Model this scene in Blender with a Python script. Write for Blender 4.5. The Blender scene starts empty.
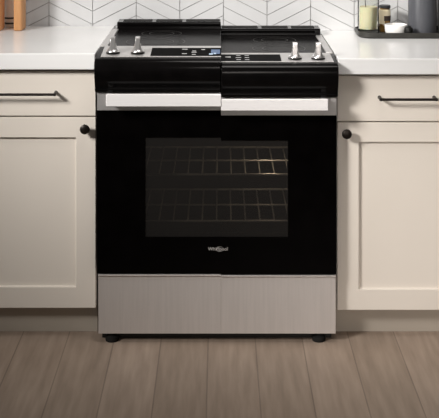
import bpy, bmesh, math, random
from mathutils import Vector, Matrix
random.seed(4)
S = bpy.context.scene
COL = S.collection
PI = math.pi

# ------------------------------------------------------------------ measuring
# camera: level lens 3.33 m in front of the oven door, 1.467 m high
F, D, ZC, CX, HY = 1052.0, 3.33, 1.467, 219.5, -120.0
def X(px, y=0.0): return (px - CX) / F * (D + y)          # photo column -> metres at depth y
def Z(py, y=0.0): return ZC - (py - HY) / F * (D + y)     # photo row    -> height at depth y

# ------------------------------------------------------------------ materials
def mat(name, col=(.8, .8, .8), rough=.5, metal=0., spec=.5, **kw):
    m = bpy.data.materials.new(name); m.use_nodes = True
    b = m.node_tree.nodes['Principled BSDF']
    b.inputs['Base Color'].default_value = (*col, 1)
    b.inputs['Roughness'].default_value = rough
    b.inputs['Metallic'].default_value = metal
    b.inputs['Specular IOR Level'].default_value = spec
    for k, v in kw.items():
        b.inputs[k.replace('_', ' ')].default_value = v
    return m

def noise_mix(m, c1, c2, scale, stretch=(1, 1, 1), detail=4, rough_var=None, bump=0.0, lo=.35, hi=.65):
    nt = m.node_tree; N = nt.nodes; L = nt.links
    b = N['Principled BSDF']
    tc = N.new('ShaderNodeTexCoord'); mp = N.new('ShaderNodeMapping')
    mp.inputs['Scale'].default_value = stretch
    nz = N.new('ShaderNodeTexNoise'); nz.inputs['Scale'].default_value = scale; nz.inputs['Detail'].default_value = detail
    rp = N.new('ShaderNodeValToRGB')
    rp.color_ramp.elements[0].position = lo; rp.color_ramp.elements[0].color = (*c1, 1)
    rp.color_ramp.elements[1].position = hi; rp.color_ramp.elements[1].color = (*c2, 1)
    L.new(tc.outputs['Object'], mp.inputs['Vector']); L.new(mp.outputs[0], nz.inputs['Vector'])
    L.new(nz.outputs['Fac'], rp.inputs['Fac']); L.new(rp.outputs[0], b.inputs['Base Color'])
    if rough_var:
        mr = N.new('ShaderNodeMapRange')
        mr.inputs['To Min'].default_value, mr.inputs['To Max'].default_value = rough_var
        L.new(nz.outputs['Fac'], mr.inputs['Value']); L.new(mr.outputs[0], b.inputs['Roughness'])
    if bump:
        bp = N.new('ShaderNodeBump'); bp.inputs['Strength'].default_value = bump; bp.inputs['Distance'].default_value = .002
        L.new(nz.outputs['Fac'], bp.inputs['Height']); L.new(bp.outputs[0], b.inputs['Normal'])
    return m

M = {}
M['paint'] = noise_mix(mat('cream_paint', rough=.45, spec=.35), (.70, .645, .575), (.72, .665, .595), 3)
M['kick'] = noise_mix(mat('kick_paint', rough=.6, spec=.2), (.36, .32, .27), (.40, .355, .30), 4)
M['quartz'] = noise_mix(mat('white_quartz', rough=.22, spec=.5), (.72, .72, .715), (.76, .76, .755), 5, detail=6)
M['tile'] = noise_mix(mat('white_tile', rough=.3, spec=.4), (.555, .56, .565), (.60, .605, .61), 6)
M['grout'] = noise_mix(mat('grout', rough=.9, spec=.1), (.25, .245, .24), (.30, .295, .29), 60)
M['plaster'] = noise_mix(mat('plaster', rough=.85, spec=.2), (.72, .71, .69), (.76, .75, .73), 8)
M['bronze'] = noise_mix(mat('dark_bronze', rough=.38, metal=.6), (.012, .009, .007), (.022, .016, .012), 40)
M['black_gloss'] = noise_mix(mat('black_gloss', rough=.14, spec=.12), (.0022, .002, .002), (.0034, .003, .003), 20)
M['black_satin'] = noise_mix(mat('black_satin', rough=.35, spec=.35), (.006, .006, .0055), (.010, .010, .009), 20)
M['door_glass'] = noise_mix(mat('black_door_glass', rough=.09, spec=.06), (.0010, .0008, .0008), (.0016, .0013, .0013), 15)
M['cook_glass'] = noise_mix(mat('black_ceramic_glass', rough=.2, spec=.012), (.005, .0045, .0045), (.007, .0065, .0065), 15)
M['touch'] = noise_mix(mat('black_touch_glass', rough=.25, spec=.002), (.003, .003, .003), (.004, .004, .004), 15)
M['ring'] = noise_mix(mat('burner_print', rough=.3, spec=.25), (.02, .019, .018), (.026, .025, .024), 30)
M['steel'] = noise_mix(mat('brushed_steel', rough=.34, metal=.75), (.56, .545, .535), (.63, .615, .605), 12, (1, 40, 120), rough_var=(.3, .42))
M['steel_panel'] = noise_mix(mat('brushed_steel_drawer', rough=.5, metal=.6), (.62, .585, .56), (.66, .62, .595), 9, (14, 1, .6), rough_var=(.46, .54))
M['handle_steel'] = noise_mix(mat('satin_handle_steel', rough=.45, metal=.35), (.70, .685, .68), (.74, .725, .72), 12, (1, 40, 120))
M['chrome'] = noise_mix(mat('polished_steel', rough=.28, metal=.9), (.66, .65, .645), (.70, .69, .685), 20)
M['rubber'] = noise_mix(mat('black_rubber', rough=.8, spec=.2), (.008, .008, .008), (.014, .013, .012), 40)
M['cavity'] = noise_mix(mat('oven_enamel', rough=.4, spec=.3), (.020, .019, .018), (.032, .03, .028), 30)
M['rack'] = noise_mix(mat('rack_wire', rough=.4, metal=.5), (.55, .53, .5), (.65, .63, .6), 30)
M['print'] = noise_mix(mat('grey_print', rough=.5), (.30, .30, .30), (.36, .36, .36), 90)
M['badge'] = noise_mix(mat('silver_lettering', rough=.35, metal=.3), (.50, .48, .46), (.58, .56, .54), 60)
M['wood'] = noise_mix(mat('oak_board', rough=.5, spec=.3), (.52, .25, .10), (.68, .38, .19), 5, (6, 6, .7), detail=6, bump=.1)
M['enamel'] = noise_mix(mat('white_enamel', rough=.25, spec=.5), (.80, .79, .77), (.84, .83, .81), 6)
M['band'] = noise_mix(mat('black_band', rough=.4), (.015, .015, .016), (.025, .025, .026), 30)
M['tray'] = noise_mix(mat('black_tray', rough=.45, spec=.35), (.022, .021, .018), (.032, .031, .027), 25)
M['wax'] = noise_mix(mat('pale_green_wax', rough=.5, spec=.3, Subsurface_Weight=.15), (.53, .51, .34), (.59, .57, .40), 9)
M['cream_label'] = noise_mix(mat('cream_label', rough=.6), (.82, .72, .52), (.88, .78, .58), 20)
M['amber'] = noise_mix(mat('amber_glass', rough=.12, spec=.5), (.16, .085, .02), (.34, .20, .06), 18)
M['brown_print'] = noise_mix(mat('dark_brown_print', rough=.6), (.035, .022, .016), (.055, .036, .026), 40)
M['stone_grey'] = noise_mix(mat('blue_grey_glaze', rough=.42, spec=.4), (.06, .063, .072), (.08, .083, .093), 5, (8, 8, .8))
M['taupe'] = noise_mix(mat('taupe_glaze', rough=.45, spec=.4), (.10, .09, .08), (.12, .11, .10), 6)

def glass_mat(name, tint, gloss, rough=.02):
    m = bpy.data.materials.new(name); m.use_nodes = True
    nt = m.node_tree; nt.nodes.clear()
    o = nt.nodes.new('ShaderNodeOutputMaterial'); mx = nt.nodes.new('ShaderNodeMixShader')
    t = nt.nodes.new('ShaderNodeBsdfTransparent'); g = nt.nodes.new('ShaderNodeBsdfGlossy')
    t.inputs[0].default_value = (*tint, 1); g.inputs['Color'].default_value = (.9, .9, .9, 1); g.inputs['Roughness'].default_value = rough
    lw = nt.nodes.new('ShaderNodeLayerWeight'); lw.inputs['Blend'].default_value = gloss
    nt.links.new(lw.outputs['Fresnel'], mx.inputs[0])
    nt.links.new(t.outputs[0], mx.inputs[1]); nt.links.new(g.outputs[0], mx.inputs[2]); nt.links.new(mx.outputs[0], o.inputs[0])
    return m
M['clear'] = glass_mat('clear_glass', (.95, .955, .94), .10)
M['oven_window'] = glass_mat('tinted_oven_glass', (.55, .53, .50), .03, .08)
def frit(m):                                          # the fine grey dot screen printed on oven glass
    nt = m.node_tree; N = nt.nodes
    mx = N.new('ShaderNodeMixShader'); mx.inputs[0].default_value = .25
    d = N.new('ShaderNodeBsdfDiffuse'); d.inputs[0].default_value = (.045, .042, .04, 1)
    old = nt.nodes['Mix Shader']; out = nt.nodes['Material Output']
    nt.links.new(old.outputs[0], mx.inputs[1]); nt.links.new(d.outputs[0], mx.inputs[2]); nt.links.new(mx.outputs[0], out.inputs[0])
frit(M['oven_window'])

def emit_mat(name, col, strength):
    m = mat(name, (.01, .02, .04), .2)
    b = m.node_tree.nodes['Principled BSDF']
    b.inputs['Emission Color'].default_value = (*col, 1); b.inputs['Emission Strength'].default_value = strength
    return m
M['lcd'] = emit_mat('blue_clock_display', (.03, .12, .30), .6)
M['lcd_white'] = emit_mat('pale_clock_digits', (.6, .75, .9), .9)

def floor_mat():
    m = mat('oak_plank_floor', rough=.5, spec=.3)
    nt = m.node_tree; N = nt.nodes; L = nt.links; b = N['Principled BSDF']
    tc = N.new('ShaderNodeTexCoord'); mp = N.new('ShaderNodeMapping')
    mp.inputs['Rotation'].default_value = (0, 0, PI / 2); mp.inputs['Location'].default_value = (.35, .036, 0)
    br = N.new('ShaderNodeTexBrick'); br.offset = .37
    for k, v in (('Scale', 1), ('Brick Width', 1.3), ('Row Height', .15), ('Mortar Size', .0022), ('Mortar Smooth', .2), ('Bias', 0)):
        br.inputs[k].default_value = v
    br.inputs['Color1'].default_value = (.33, .26, .205, 1); br.inputs['Color2'].default_value = (.38, .30, .24, 1)
    br.inputs['Mortar'].default_value = (.25, .195, .155, 1)
    mp2 = N.new('ShaderNodeMapping'); mp2.inputs['Scale'].default_value = (14, 1.4, 1)
    nz = N.new('ShaderNodeTexNoise'); nz.inputs['Scale'].default_value = 3; nz.inputs['Detail'].default_value = 7
    rp = N.new('ShaderNodeValToRGB')
    rp.color_ramp.elements[0].position = .3; rp.color_ramp.elements[0].color = (.70, .68, .66, 1)
    rp.color_ramp.elements[1].position = .72; rp.color_ramp.elements[1].color = (1.08, 1.07, 1.06, 1)
    mx = N.new('ShaderNodeMixRGB'); mx.blend_type = 'MULTIPLY'; mx.inputs[0].default_value = .8
    L.new(tc.outputs['Object'], mp.inputs[0]); L.new(mp.outputs[0], br.inputs['Vector'])
    L.new(tc.outputs['Object'], mp2.inputs[0]); L.new(mp2.outputs[0], nz.inputs['Vector']); L.new(nz.outputs['Fac'], rp.inputs[0])
    L.new(br.outputs['Color'], mx.inputs[1]); L.new(rp.outputs[0], mx.inputs[2]); L.new(mx.outputs[0], b.inputs['Base Color'])
    bp = N.new('ShaderNodeBump'); bp.inputs['Strength'].default_value = .25; bp.inputs['Distance'].default_value = .002; bp.invert = True
    L.new(br.outputs['Fac'], bp.inputs['Height']); L.new(bp.outputs[0], b.inputs['Normal'])
    return m
M['floor'] = floor_mat()

# ------------------------------------------------------------------ mesh tools
def box(bm, x0, x1, y0, y1, z0, z1):
    v = [bm.verts.new((x, y, z)) for x in (x0, x1) for y in (y0, y1) for z in (z0, z1)]
    for f in ((0, 1, 3, 2), (4, 6, 7, 5), (0, 4, 5, 1), (2, 3, 7, 6), (0, 2, 6, 4), (1, 5, 7, 3)):
        bm.faces.new([v[i] for i in f])

def prism(bm, prof, x0, x1):
    """closed (y,z) outline swept along x"""
    a = [bm.verts.new((x0, y, z)) for y, z in prof]; b = [bm.verts.new((x1, y, z)) for y, z in prof]
    n = len(prof)
    bm.faces.new(a); bm.faces.new(b[::-1])
    for i in range(n):
        bm.faces.new((a[i], b[i], b[(i + 1) % n], a[(i + 1) % n]))

def plate(bm, outline, z0, z1):
    """closed (x,y) outline swept along z"""
    a = [bm.verts.new((x, y, z0)) for x, y in outline]; b = [bm.verts.new((x, y, z1)) for x, y in outline]
    n = len(outline)
    bm.faces.new(a[::-1]); bm.faces.new(b)
    for i in range(n):
        bm.faces.new((a[i], a[(i + 1) % n], b[(i + 1) % n], b[i]))

def lathe(bm, prof, c=(0, 0, 0), n=40, axis='z'):
    """(r, h) outline turned about an axis through c; axis '-y' points at the camera"""
    c = Vector(c); rings = []
    def pt(r, h, a):
        if axis == 'z': return c + Vector((r * math.cos(a), r * math.sin(a), h))
        return c + Vector((r * math.cos(a), -h, r * math.sin(a)))
    for r, h in prof:
        if r < 1e-6: rings.append([bm.verts.new(pt(0, h, 0))])
        else: rings.append([bm.verts.new(pt(r, h, 2 * PI * i / n)) for i in range(n)])
    for p, q in zip(rings, rings[1:]):
        for i in range(n):
            j = (i + 1) % n
            if len(p) == 1 and len(q) == 1: continue
            if len(p) == 1: bm.faces.new((p[0], q[j], q[i]))
            elif len(q) == 1: bm.faces.new((p[i], p[j], q[0]))
            else: bm.faces.new((p[i], p[j], q[j], q[i]))

def rod(bm, a, b, r, n=10):
    a, b = Vector(a), Vector(b); d = b - a
    mt = Matrix.Translation((a + b) / 2) @ d.to_track_quat('Z', 'Y').to_matrix().to_4x4()
    bmesh.ops.create_cone(bm, cap_ends=True, segments=n, radius1=r, radius2=r, depth=d.length, matrix=mt)

def rrect(x0, x1, y0, y1, r, n=8):
    pts = []
    for cx, cy, a0 in ((x1 - r, y1 - r, 0), (x0 + r, y1 - r, PI / 2), (x0 + r, y0 + r, PI), (x1 - r, y0 + r, 1.5 * PI)):
        for i in range(n + 1):
            a = a0 + PI / 2 * i / n
            pts.append((cx + r * math.cos(a), cy + r * math.sin(a)))
    return pts

def obj(name, bm, m, parent=None, bevel=0., seg=2, smooth=35, kind=None):
    bmesh.ops.recalc_face_normals(bm, faces=bm.faces)
    me = bpy.data.meshes.new(name)
    for f in bm.faces: f.smooth = True
    bm.to_mesh(me); bm.free()
    me.materials.append(M[m] if isinstance(m, str) else m)
    me.set_sharp_from_angle(angle=math.radians(smooth))
    o = bpy.data.objects.new(name, me); COL.objects.link(o)
    if parent:
        o.parent = parent
        o.matrix_parent_inverse = world_of(parent).inverted()
    if bevel:
        b = o.modifiers.new('edge', 'BEVEL'); b.width = bevel; b.segments = seg; b.limit_method = 'ANGLE'; b.angle_limit = math.radians(40)
        b.harden_normals = True
    if kind: o['kind'] = kind
    return o

def world_of(o):
    m = Matrix.Translation(o.location)
    while o.parent:
        # every part sits in world coordinates via its parent inverse
        m = Matrix.Translation(o.location); break
    return m

def thing(name, label, cat, loc, group=None):
    o = bpy.data.objects.new(name, None); COL.objects.link(o)
    o.location = loc; o.empty_display_size = .05
    o['label'] = label; o['category'] = cat
    if group: o['group'] = group
    return o
B = bmesh.new

# ------------------------------------------------------------------ the setting
bm = B(); box(bm, -3, 3, -4.2, .70, -.05, 0); obj('floor', bm, 'floor', kind='structure')
YW = .64                                           # face of the tiled wall
bm = B(); box(bm, -3, 3, YW + .006, YW + .12, 0, 2.6); obj('wall_back', bm, 'grout', kind='structure')
# chevron tiles: raised slanted tiles between vertical joints, with the grout of the wall showing between them
bm = B()
w = 43.6 / F * (D + YW); step = 13.2 / F * (D + YW); g = .0012; slope = .5
x_first = X(49, YW)
for c in range(-10, 18):
    xa = x_first + c * w; xb = xa + w
    up = (c % 2 == 0)                              # joint on the left of this column is a peak
    right = c >= 4                                 # the joint in the middle of the range
    ref = Z(2.5 + (4.0 if right else 0), YW)
    za, zb = (ref, ref - slope * w) if up else (ref - slope * w, ref)
    for k in range(-5, 34):
        z0a, z0b = za + k * step, zb + k * step
        if min(z0a, z0b) < .78 or max(z0a, z0b) > 2.5: continue
        quad = [(xa + g, z0a + g), (xb - g, z0b + g), (xb - g, z0b + step - g), (xa + g, z0a + step - g)]
        f = [bm.verts.new((x, YW, z)) for x, z in quad]; b = [bm.verts.new((x, YW + .008, z)) for x, z in quad]
        bm.faces.new(f)
        for i in range(4): bm.faces.new((f[i], b[i], b[(i + 1) % 4], f[(i + 1) % 4]))
o = obj('trim_1', bm, 'tile', kind='structure')

# ------------------------------------------------------------------ the range
XL, XR, XS = X(97.3), X(336.5), X(221)              # left edge, right edge, joint of the two halves
SIDES = ((0, XL, XS), (1, XS, XR))
def two(l, r): return (l, r)
R_ = thing('range', 'black and stainless steel slide-in electric range with four knobs and glass oven door', 'stove', ((XL + XR) / 2, .3, 0))

zg = [Z(46, .12), Z(53, .12)]                        # glass top
zp = [Z(58, -.02), Z(63, -.02)]                      # front lip of the control panel
za = [Z(92, -.01), Z(97, -.01)]                      # bottom of the black fascia
zt = [Z(110), Z(115)]                                # bottom of the steel strip on the door
zd = [Z(274.5), Z(275.3)]                            # bottom of the door
zb = Z(334)                                          # bottom of the drawer

bm = B()
for s, a, b in SIDES:
    t = .0006
    # shell round the oven: sides, floor, back, top
    zlo, zhi = zb + .01, zg[s] - .012
    box(bm, a + .004 if s == 0 else a, b - .004 if s == 1 else b, .56, .60, zlo, zhi)
    box(bm, a + .004 if s == 0 else a, b - .004 if s == 1 else b, .055, .56, zlo, zlo + .10)
    box(bm, a + .004 if s == 0 else a, b - .004 if s == 1 else b, .055, .56, za[s] - .02, zhi)
    box(bm, a + .012 if s == 0 else a, b - .012 if s == 1 else b, .034, .054, .004, zlo + .012)  # black skirt, added to stand in for the shade under the range
    if s == 0: box(bm, a + .004, a + .06, .055, .56, zlo, zhi)
    else: box(bm, b - .06, b - .004, .055, .56, zlo, zhi)
obj('body', bm, 'black_satin', R_)

# oven inside: an open box with two wire racks
wx0, wx1 = X(145), X(288)
cx0, cx1, cz0, cz1 = wx0 - .03, wx1 + .03, Z(262, .1), Z(128, .1)
bm = B()
box(bm, cx0 - .01, cx0, .058, .55, cz0, cz1); box(bm, cx1, cx1 + .01, .058, .55, cz0, cz1)
box(bm, cx0, cx1, .54, .55, cz0, cz1); box(bm, cx0, cx1, .058, .54, cz0, cz0 + .01); box(bm, cx0, cx1, .058, .54, cz1 - .01, cz1)
obj('oven_cavity', bm, 'cavity', R_)
for py in (174.5, 221):
    zr = Z(py, .10); bm = B()
    for y in (.10, .27, .45): rod(bm, (cx0 + .002, y, zr), (cx1 - .002, y, zr), .0036)
    n = 11
    for i in range(n):
        x = cx0 + .02 + (cx1 - cx0 - .04) * i / (n - 1)
        rod(bm, (x, .10, zr), (x, .45, zr), .0026, 8)
    obj('oven_rack', bm, 'rack', R_)

# cooktop
ct = []
bm = B()
for s, a, b in SIDES:
    box(bm, a + (.020 if s == 0 else 0), b - (.020 if s == 1 else 0), .118, .492, zg[s] - .010, zg[s])
top = obj('cooktop', bm, 'cook_glass', R_, bevel=.0015)
for s, cx, cy, r in ((0, -.215, .21, .098), (0, -.205, .40, .07), (1, .20, .21, .088), (1, .195, .40, .075)):
    bm = B()
    for rr in (r, r * .62):
        lathe(bm, [(rr - .0012, .0002), (rr - .0012, .0006), (rr + .0012, .0006), (rr + .0012, .0002)], (cx, cy, zg[s]), 64)
    obj('burner_ring', bm, 'ring', top)
for s in (0, 1):
    bm = B()
    x0, x1 = (XL - .002, XL + .021) if s == 0 else (XR - .021, XR + .002)
    prism(bm, [(.118, zg[s] - .012), (.118, zg[s] + .0025), (.125, zg[s] + .004), (.50, zg[s] + .004), (.50, zg[s] - .012)], x0, x1)
    obj('side_trim', bm, 'steel', R_, bevel=.003)

# back guard with vent slots along its top
bm = B(); bv = B()
for s, a, b in SIDES:
    zt0 = Z(19 if s == 0 else 25.5, .58)
    x0 = X(117, .49) if s == 0 else XS; x1 = X(320.5, .49) if s == 1 else XS
    prism(bm, [(.49, zg[s] - .01), (.49, zg[s] + .007), (.496, zg[s] + .010), (.492, zt0 - .006), (.498, zt0), (.58, zt0), (.592, zt0 - .006), (.592, zg[s] - .01)], x0, x1)
    for xa, xb in (((x0 + .02, x0 + .125), (x0 + .14, x0 + .235), (x0 + .25, x1 - .004)) if s == 0 else ((x0 + .004, x0 + .135), (x0 + .15, x0 + .245), (x0 + .26, x1 - .02))):
        box(bv, xa, xb, .515, .565, zt0 + .0002, zt0 + .0014)
gd = obj('back_guard', bm, 'black_gloss', R_, bevel=.002)
obj('vent_slot', bv, 'rubber', gd)

# black fascia that curves under the controls
bm = B()
for s, a, b in SIDES:
    p = zp[s]; h = p - za[s]
    prof = [(.117, zg[s] - .001), (-.012, p), (-.024, p - .003), (-.033, p - .009), (-.038, p - .02), (-.040, p - .036),
            (-.037, p - h * .52), (-.030, p - h * .68), (-.023, p - h * .8), (-.020, p - h * .88), (-.021, p - h * .94), (-.016, za[s]), (.05, za[s]), (.117, za[s])]
    prism(bm, prof, a - (.006 if s == 0 else 0), b + (.003 if s == 1 else 0))
obj('front_fascia', bm, 'black_gloss', R_, bevel=.005, seg=3)

# steel control panel lying on the slope
def slope_z(s, y): return zp[s] + (zg[s] - .001 - zp[s]) * (y + .012) / .129
def lay(bm, s, x0, x1, y0, y1, lift, th):
    prism(bm, [(y0, slope_z(s, y0) + lift), (y0, slope_z(s, y0) + lift + th), (y1, slope_z(s, y1) + lift + th), (y1, slope_z(s, y1) + lift)], x0, x1)
bm = B()
lay(bm, 0, X(100.5, -.01), XS, -.010, .1165, .0002, .002)
lay(bm, 1, XS, X(334, -.01), -.010, .1165, .0002, .002)
obj('control_panel', bm, 'steel', R_, bevel=.0008)
bm = B()
lay(bm, 0, X(151, .03), XS, -.002, .088, .0024, .0012)
lay(bm, 1, XS, X(281, .03), -.002, .088, .0024, .0012)
dp = obj('touch_panel', bm, 'touch', R_, bevel=.0006)
bm = B(); lay(bm, 0, X(211), X(220), .016, .066, .0038, .0004); obj('clock_display', bm, 'lcd', dp)
for xa, xb, ya, yb in ((X(209), X(213), .006, .018), (X(213.8), X(216), .012, .024)):
    bm = B(); lay(bm, 0, xa, xb, ya, yb, .0044, .0003); obj('clock_mark', bm, 'lcd_white', dp)
for s, px, rows in ((0, 184.5, ((.07, .018), (.018, .016))), (0, 194, ((.05, .012), (.035, .016), (.010, .012))), (0, 203, ((.066, .013),)),
                    (1, 228, ((.052, .018), (.044, .018))), (1, 238.5, ((.07, .014), (.04, .018), (.012, .014))), (1, 247, ((.07, .014), (.04, .014), (.010, .014)))):
    for y, wd in rows:
        bm = B(); lay(bm, s, X(px, .03) - wd / 2, X(px, .03) + wd / 2, y - .004, y + .004, .0038, .0003)
        obj('key_print', bm, 'print', dp)

# knobs: a flared steel skirt under an upright grip
for s, px in ((0, 113), (0, 137.7), (1, 295), (1, 318.2)):
    cx, cy = X(px, .03), .032
    z0 = slope_z(s, cy) + .0022
    bm = B()
    lathe(bm, [(0, .003), (.0205, .003), (.0215, .005), (.0205, .008), (.0165, .012), (.0125, .018), (.0105, .025), (.0100, .030), (0, .031)], (cx, cy, z0))
    prism(bm, [(cy - .017, z0 + .006), (cy - .0145, z0 + .030), (cy - .012, z0 + .049), (cy - .009, z0 + .052), (cy + .009, z0 + .052), (cy + .012, z0 + .049), (cy + .0145, z0 + .030), (cy + .017, z0 + .006)], cx - .0075, cx + .0075)
    k = obj('knob', bm, 'chrome', R_, bevel=.0015)
    bm = B(); lathe(bm, [(0, 0), (.0222, 0), (.0222, .003), (0, .003)], (cx, cy, z0)); obj('knob_ring', bm, 'black_satin', k)

# oven door: black glass round a tinted window
bm = B()
wz0, wz1 = Z(237), [Z(137.5), Z(140.5)]
for s, a, b in SIDES:
    top_z = za[s] - .003
    if s == 0: box(bm, a, wx0, 0, .05, zd[s] + .003, top_z); xi, xj = wx0, XS
    else: box(bm, wx1, b, 0, .05, zd[s] + .003, top_z); xi, xj = XS, wx1
    box(bm, xi, xj, 0, .05, wz1[s], top_z); box(bm, xi, xj, 0, .05, zd[s] + .003, wz0)
door = obj('oven_door', bm, 'door_glass', R_)
bm = B()
box(bm, wx0, XS, .002, .008, wz0, wz1[0]); box(bm, XS, wx1, .002, .008, wz0, wz1[1])
obj('oven_window', bm, 'oven_window', door)
bm = B()
for s, a, b in SIDES: box(bm, a, b, -.006, -.0005, zt[s], za[s] - .003)
obj('door_trim', bm, 'steel', door, bevel=.001)
bm = B()
for s in (0, 1):
    zh1, zh0 = (Z(94.3, -.055), Z(107, -.055)) if s == 0 else (Z(99.3, -.055), Z(111.2, -.055))
    zm = (zh0 + zh1) / 2
    x0, x1 = (X(106, -.055), XS) if s == 0 else (XS, X(328, -.055))
    prism(bm, [(-.044, zh0), (-.0585, zh0 + .001), (-.0600, zh0 + .003), (-.0545, zh1 - .002), (-.0525, zh1), (-.044, zh1)], x0, x1)
    xp0, xp1 = (x0 + .001, x0 + .016) if s == 0 else (x1 - .016, x1 - .001)
    box(bm, xp0, xp1, -.047, -.006, zm - .014, zm + .014)
obj('door_handle', bm, 'handle_steel', door, bevel=.0015)
# badge lettering with the oval swirl round its middle
def text_bm(body, size, loc, extrude=.0004, width=None):
    cu = bpy.data.curves.new('lettering', 'FONT'); cu.body = body; cu.size = size; cu.extrude = extrude; cu.align_x = 'CENTER'; cu.align_y = 'CENTER'
    cu.resolution_u = 3
    tmp = bpy.data.objects.new('lettering', cu); COL.objects.link(tmp)
    bpy.context.view_layer.update()
    me = bpy.data.meshes.new_from_object(tmp.evaluated_get(bpy.context.evaluated_depsgraph_get()))
    bpy.data.objects.remove(tmp); bpy.data.curves.remove(cu)
    bm = B(); bm.from_mesh(me); bpy.data.meshes.remove(me)
    xs = [v.co.x for v in bm.verts]; sc = width / (max(xs) - min(xs)) if width else 1
    bmesh.ops.transform(bm, matrix=Matrix.Translation(loc) @ Matrix.Rotation(PI / 2, 4, 'X') @ Matrix.Diagonal((sc, sc, 1, 1)), verts=bm.verts)
    return bm
bx, bz = X(218), Z(249)
bm = text_bm('Whirlpool', .016, (bx, -.0006, bz), width=.062)
n = 36; ring = []
for i in range(n + 1):
    a = 2 * PI * (.06 + .9 * i / n); cx_, cz_ = bx + .006 + .011 * math.cos(a), bz + .0075 * math.sin(a)
    ring.append((Vector((cx_, -.0009, cz_)), Vector((math.cos(a), 0, math.sin(a)))))
vs = []
for i, (p, nrm) in enumerate(ring):
    wdt = .0012 * math.sin(PI * i / n) + .0002
    vs.append((bm.verts.new(p - nrm * wdt / 2), bm.verts.new(p + nrm * wdt / 2)))
for p, q in zip(vs, vs[1:]): bm.faces.new((p[0], q[0], q[1], p[1]))
obj('badge', bm, 'badge', door)

# storage drawer and feet
bm = B()
for s, a, b in SIDES:
    prism(bm, [(.002, zb), (.002, zd[s] - .006), (-.004, zd[s] - .003), (-.004, zd[s]), (.05, zd[s]), (.05, zb)], a + (.003 if s == 0 else 0), b - (.002 if s == 1 else 0))
obj('storage_drawer', bm, 'steel_panel', R_, bevel=.001)
for x in (X(113, .05), X(318, .05)):
    for y in (.026, .53):
        bm = B(); lathe(bm, [(0, 0), (.021, 0), (.022, .004), (.021, .014), (.014, .018), (.014, zb - .001), (0, zb - .001)], (x, y, 0), 24)
        obj('foot', bm, 'rubber', R_)

# ------------------------------------------------------------------ cabinets and worktops
YC = .035                                            # face of the cabinet doors
def cabinet(label, x0, x1, dr, dd, kick, inner, knob, handle):
    t = thing('base_cabinet', label, 'cabinet', ((x0 + x1) / 2, .3, 0), 'cream base cabinets beside the range')
    zt_, zk = Z(dr[0] - 1.2, YC), Z(kick, YC)
    bm = B()
    box(bm, x0, x1, YC + .021, .632, zk + .002, zt_)
    obj('body', bm, 'paint', t)
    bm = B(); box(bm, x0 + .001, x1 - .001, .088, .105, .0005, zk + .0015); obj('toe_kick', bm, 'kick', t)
    g = .0012
    bm = B(); box(bm, x0 + g, x1 - g, YC, YC + .02, Z(dr[1], YC), Z(dr[0], YC))
    drw = obj('drawer', bm, 'paint', t, bevel=.0012)
    # shaker door: a frame with a recessed panel
    zo0, zo1 = Z(dd[1], YC), Z(dd[0], YC); zi0, zi1 = Z(inner[1], YC), Z(inner[0], YC); sw = inner[2]
    bm = B()
    def ring(y, xa, xb, za_, zb_): return [bm.verts.new(p) for p in ((xa, y, za_), (xb, y, za_), (xb, y, zb_), (xa, y, zb_))]
    o_b = ring(YC + .02, x0 + g, x1 - g, zo0, zo1); o_f = ring(YC, x0 + g, x1 - g, zo0, zo1)
    i_f = ring(YC, x0 + sw, x1 - sw, zi0, zi1); i_p = ring(YC + .0095, x0 + sw + .001, x1 - sw - .001, zi0 + .001, zi1 - .001)
    for p, q in ((o_b, o_f), (o_f, i_f), (i_f, i_p)):
        for i in range(4): bm.faces.new((p[i], p[(i + 1) % 4], q[(i + 1) % 4], q[i]))
    bm.faces.new(i_p); bm.faces.new(o_b[::-1])
    dr_ = obj('door', bm, 'paint', t, bevel=.0012)
    # round knob
    kx, kz = X(knob[0], YC - .03), Z(knob[1], YC - .03)
    bm = B(); lathe(bm, [(0, 0), (.0085, 0), (.0075, .004), (.006, .012), (.0075, .017), (.0145, .020), (.0158, .024), (.0145, .028), (.009, .031), (0, .0318)], (kx, YC, kz), 36, '-y')
    obj('knob', bm, 'bronze', dr_)
    # bar handle on two posts
    hx0, hx1, hz = handle[0], handle[1], handle[2]
    bm = B()
    rod(bm, (hx0, YC - .034, hz), (hx1, YC - .034, hz), .0043, 16)
    for hx in (hx0 + .0052, hx1 - .0052):
        lathe(bm, [(0, 0), (.0062, 0), (.0054, .004), (.0050, .020), (.0050, .036), (.004, .0385), (0, .039)], (hx, YC, hz), 20, '-y')
    obj('handle', bm, 'bronze', drw)
    return t
gapL, gapR = X(96, YC), X(337, YC)
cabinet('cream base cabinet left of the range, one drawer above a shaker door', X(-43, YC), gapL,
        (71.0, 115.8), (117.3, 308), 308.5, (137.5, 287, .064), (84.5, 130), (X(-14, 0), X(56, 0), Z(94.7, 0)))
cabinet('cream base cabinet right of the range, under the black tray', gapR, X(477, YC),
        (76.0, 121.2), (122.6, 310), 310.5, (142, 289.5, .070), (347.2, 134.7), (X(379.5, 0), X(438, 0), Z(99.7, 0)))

def worktop(name_label, x0, x1, zt_, zb_):
    bm = B(); box(bm, x0, x1, .010, YW - .001, zb_, zt_)
    o = obj('countertop', bm, 'quartz', None, bevel=.003, seg=3)
    o['label'] = name_label; o['category'] = 'countertop'; o['group'] = 'white countertops'
ZTL, ZTR = Z(53.5, .01), Z(58.6, .01)
worktop('white countertop left of the range, with wooden boards on it', X(-75, 0), XL - .0085, ZTL, Z(69.8, .01))
worktop('white countertop right of the range, carrying a black tray', XR + .0060, X(580, 0), ZTR, Z(74.6, .01))

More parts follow.
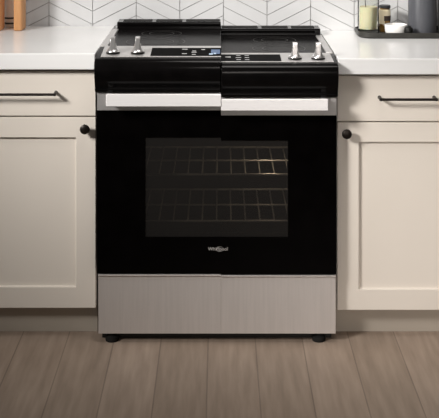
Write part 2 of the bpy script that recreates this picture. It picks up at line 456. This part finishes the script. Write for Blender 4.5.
# ------------------------------------------------------------------ things on the left worktop
def board(label, x0, x1, y0, y1, h):
    bm = B(); plate(bm, rrect(x0, x1, y0, y1, .010, 5), ZTL + .0005, ZTL + h)
    o = obj('cutting_board', bm, 'wood', None, bevel=.004, seg=3)
    o['label'] = label; o['category'] = 'cutting board'; o['group'] = 'wooden boards on the left countertop'
board('thick oak cutting board standing on edge, right of the white banded canister', X(13.2, .505), X(22.3, .505), .505, .585, .30)
board('oak cutting board at the left edge of the photo, left of the white banded canister', X(-12, .505), X(5.2, .585), .505, .585, .30)
cxn, cyn, rn = X(9.3, .59), .614, .022
t = thing('canister', 'slim white canister with two black bands between the wooden boards', 'canister', (cxn, cyn, ZTL))
bm = B(); lathe(bm, [(0, .0005), (rn - .001, .0005), (rn, .003), (rn, .24), (rn - .002, .243), (0, .243)], (cxn, cyn, ZTL)); obj('canister_body', bm, 'enamel', t)
for py in (18.3, 23.5):
    zz = Z(py, cyn - rn)
    bm = B(); lathe(bm, [(rn, zz - .0032), (rn + .0006, zz - .0032), (rn + .0006, zz + .0032), (rn, zz + .0032)], (cxn, cyn, 0)); obj('black_band', bm, 'band', t)

# ------------------------------------------------------------------ black tray and what stands on it
tx0, tx1, ty0, ty1 = X(354, .585), X(512, .42), .425, .615
bm = B()
zt0 = ZTR + .0005
out_, inn = rrect(tx0, tx1, ty0, ty1, .05, 10), rrect(tx0 + .005, tx1 - .005, ty0 + .005, ty1 - .005, .045, 10)
low = rrect(tx0 + .004, tx1 - .004, ty0 + .004, ty1 - .004, .046, 10)
def loop(pts, z): return [bm.verts.new((x, y, z)) for x, y in pts]
zr_ = zt0 + .020
r0, r1, r2, r3, r4 = loop(low, zt0), loop(out_, zt0 + .005), loop(out_, zr_), loop(inn, zr_), loop(inn, zt0 + .005)
n = len(r0); bm.faces.new(r0[::-1]); bm.faces.new(r4)
for p, q in ((r0, r1), (r1, r2), (r2, r3), (r3, r4)):
    for i in range(n): bm.faces.new((p[i], p[(i + 1) % n], q[(i + 1) % n], q[i]))
o = obj('tray', bm, 'tray', None, bevel=.001)
o['label'] = 'black rectangular tray with raised rim on the right countertop'; o['category'] = 'tray'
zf = zt0 + .0055                                      # tray floor

cx, cy, r = X(368.5, .50), .505, .0385
t = thing('candle', 'pale green candle in a clear glass tumbler on the black tray', 'candle', (cx, cy, zf))
bm = B(); lathe(bm, [(0, 0), (r - .002, 0), (r, .003), (r, .136), (r - .0012, .1375), (r - .0024, .136), (r - .0024, .020), (r - .0055, .0178), (0, .0178)], (cx, cy, zf), 48); obj('glass_tumbler', bm, 'clear', t)
bm = B(); lathe(bm, [(0, .0185), (r - .0058, .0185), (r - .0030, .021), (r - .0030, .098), (r - .0042, .0995), (0, .0985)], (cx, cy, zf), 48); wx = obj('wax', bm, 'wax', t)
bm = B(); rod(bm, (cx - .010, cy, zf + .099), (cx - .012, cy - .002, zf + .125), .0014); obj('wick', bm, 'band', wx)

cx, cy, r = X(385, .56), .566, .0205
t = thing('jar', 'small jar with cream label and black lid behind the candle', 'jar', (cx, cy, zf))
bm = B(); lathe(bm, [(0, 0), (r - .002, 0), (r, .003), (r, .080), (r - .002, .084), (r - .002, .087), (0, .087)], (cx, cy, zf)); obj('jar_body', bm, 'amber', t)
bm = B(); lathe(bm, [(0, .0872), (r, .0872), (r + .0008, .089), (r + .0008, .096), (r - .001, .098), (0, .098)], (cx, cy, zf)); obj('lid', bm, 'band', t)
def wrap(bm, c, r, a0, a1, z0, z1, th=.0006, n=20):
    rows = []
    for i in range(n + 1):
        a = math.radians(a0 + (a1 - a0) * i / n)
        rows.append([bm.verts.new((c[0] + rr * math.cos(a), c[1] + rr * math.sin(a), z)) for rr, z in ((r + .0001, z0), (r + th, z0), (r + th, z1), (r + .0001, z1))])
    for p, q in zip(rows, rows[1:]):
        for i in range(4): bm.faces.new((p[i], q[i], q[(i + 1) % 4], p[(i + 1) % 4]))
    bm.faces.new(rows[0]); bm.faces.new(rows[-1][::-1])
bm = B(); wrap(bm, (cx, cy), r, 175, 365, zf + .046, zf + .083); wrap(bm, (cx, cy), r, 175, 262, zf + .030, zf + .046); lab = obj('label', bm, 'cream_label', t)
bm = B(); wrap(bm, (cx, cy), r + .0007, 255, 360, zf + .042, zf + .060); obj('dark_label_band', bm, 'brown_print', lab)

cx, cy = X(396, .50), .500
t = thing('bowl', 'small white ceramic bowl on the black tray, right of the candle', 'bowl', (cx, cy, zf))
bm = B(); lathe(bm, [(0, 0), (.033, 0), (.0375, .004), (.0405, .014), (.0415, .033), (.0405, .036), (.0385, .0355), (.037, .018), (.033, .008), (0, .006)], (cx, cy, zf), 48); obj('bowl_body', bm, 'enamel', t)

cx, cy, r = X(408.3, .465), .462, .0160
bm = B()
lathe(bm, [(0, 0), (.009, .0004), (.0145, .006), (.0165, .0165), (.0145, .028), (.008, .0345), (0, .036)], (cx, cy, zf), 32)
o = obj('stopper_ball', bm, 'black_satin'); o['label'] = 'small round black ball on the tray, between the white bowl and the grey canister'; o['category'] = 'ornament'

cx, cy, r = X(422.3, .53), .530, .0515
t = thing('canister', 'tall blue-grey ceramic canister on the black tray, right of the white bowl', 'canister', (cx, cy, zf))
bm = B(); lathe(bm, [(0, 0), (r - .003, 0), (r, .004), (r, .185), (r - .002, .19), (r - .005, .19), (r - .005, .02), (0, .02)], (cx, cy, zf), 56); obj('canister_body', bm, 'stone_grey', t)
cx, cy, r = X(458, .53), .535, .072
t = thing('canister', 'taupe canister cropped by the right edge of the photo, beside the blue-grey one', 'canister', (cx, cy, zf))
bm = B(); lathe(bm, [(0, 0), (r - .003, 0), (r, .004), (r, .165), (r - .002, .17), (r - .005, .17), (r - .005, .02), (0, .02)], (cx, cy, zf), 56); obj('canister_body', bm, 'taupe', t)

# ------------------------------------------------------------------ light
def area(name, loc, target, size, power, col=(1, 1, 1), spread=180):
    l = bpy.data.lights.new(name, 'AREA'); l.shape = 'DISK'; l.size = size; l.energy = power; l.color = col; l.spread = math.radians(spread)
    o = bpy.data.objects.new(name, l); COL.objects.link(o); o.location = loc
    o.rotation_euler = (Vector(target) - Vector(loc)).to_track_quat('-Z', 'Y').to_euler()
    return o
area('window_light', (-2.9, -2.5, 2.85), (.05, .2, 1.08), 1.0, 15.5, (1, .965, .93), 37)
area('right_fill', (.3, -3.6, 1.2), (.80, 0, .22), .9, 1.75, (1, .92, .86), 30)  # added fill that brightens the right cabinet, drawer and floor
area('overhead_fill', (.2, -.45, 2.55), (.2, .5, .9), .9, 5.9, (1, .955, .91), 90)  # added fill from above for worktops and wall, no fitting modelled
l = bpy.data.lights.new('rack_fill', 'POINT'); l.energy = 1.1; l.color = (1, .85, .65); l.shadow_soft_size = .015  # added light inside the cavity so the racks show through the window
o = bpy.data.objects.new('rack_fill', l); COL.objects.link(o); o.location = (wx1 - .05, .20, cz1 - .04)

W = bpy.data.worlds.new('World'); S.world = W; W.use_nodes = True
W.node_tree.nodes['Background'].inputs[0].default_value = (1, .93, .86, 1)
W.node_tree.nodes['Background'].inputs[1].default_value = .085

# ------------------------------------------------------------------ camera
cam = bpy.data.cameras.new('Camera'); co = bpy.data.objects.new('Camera', cam); COL.objects.link(co)
co.location = (0, -D, ZC); co.rotation_euler = (PI / 2, 0, 0)
cam.sensor_fit = 'HORIZONTAL'; cam.sensor_width = 36; cam.lens = 36 * F / 439
cam.shift_y = -(209 - HY) / 439
S.camera = co
S.view_settings.view_transform = 'Standard'; S.view_settings.look = 'None'
S.view_settings.gamma = 1; S.view_settings.use_curve_mapping = False
S.view_settings.exposure = -.05
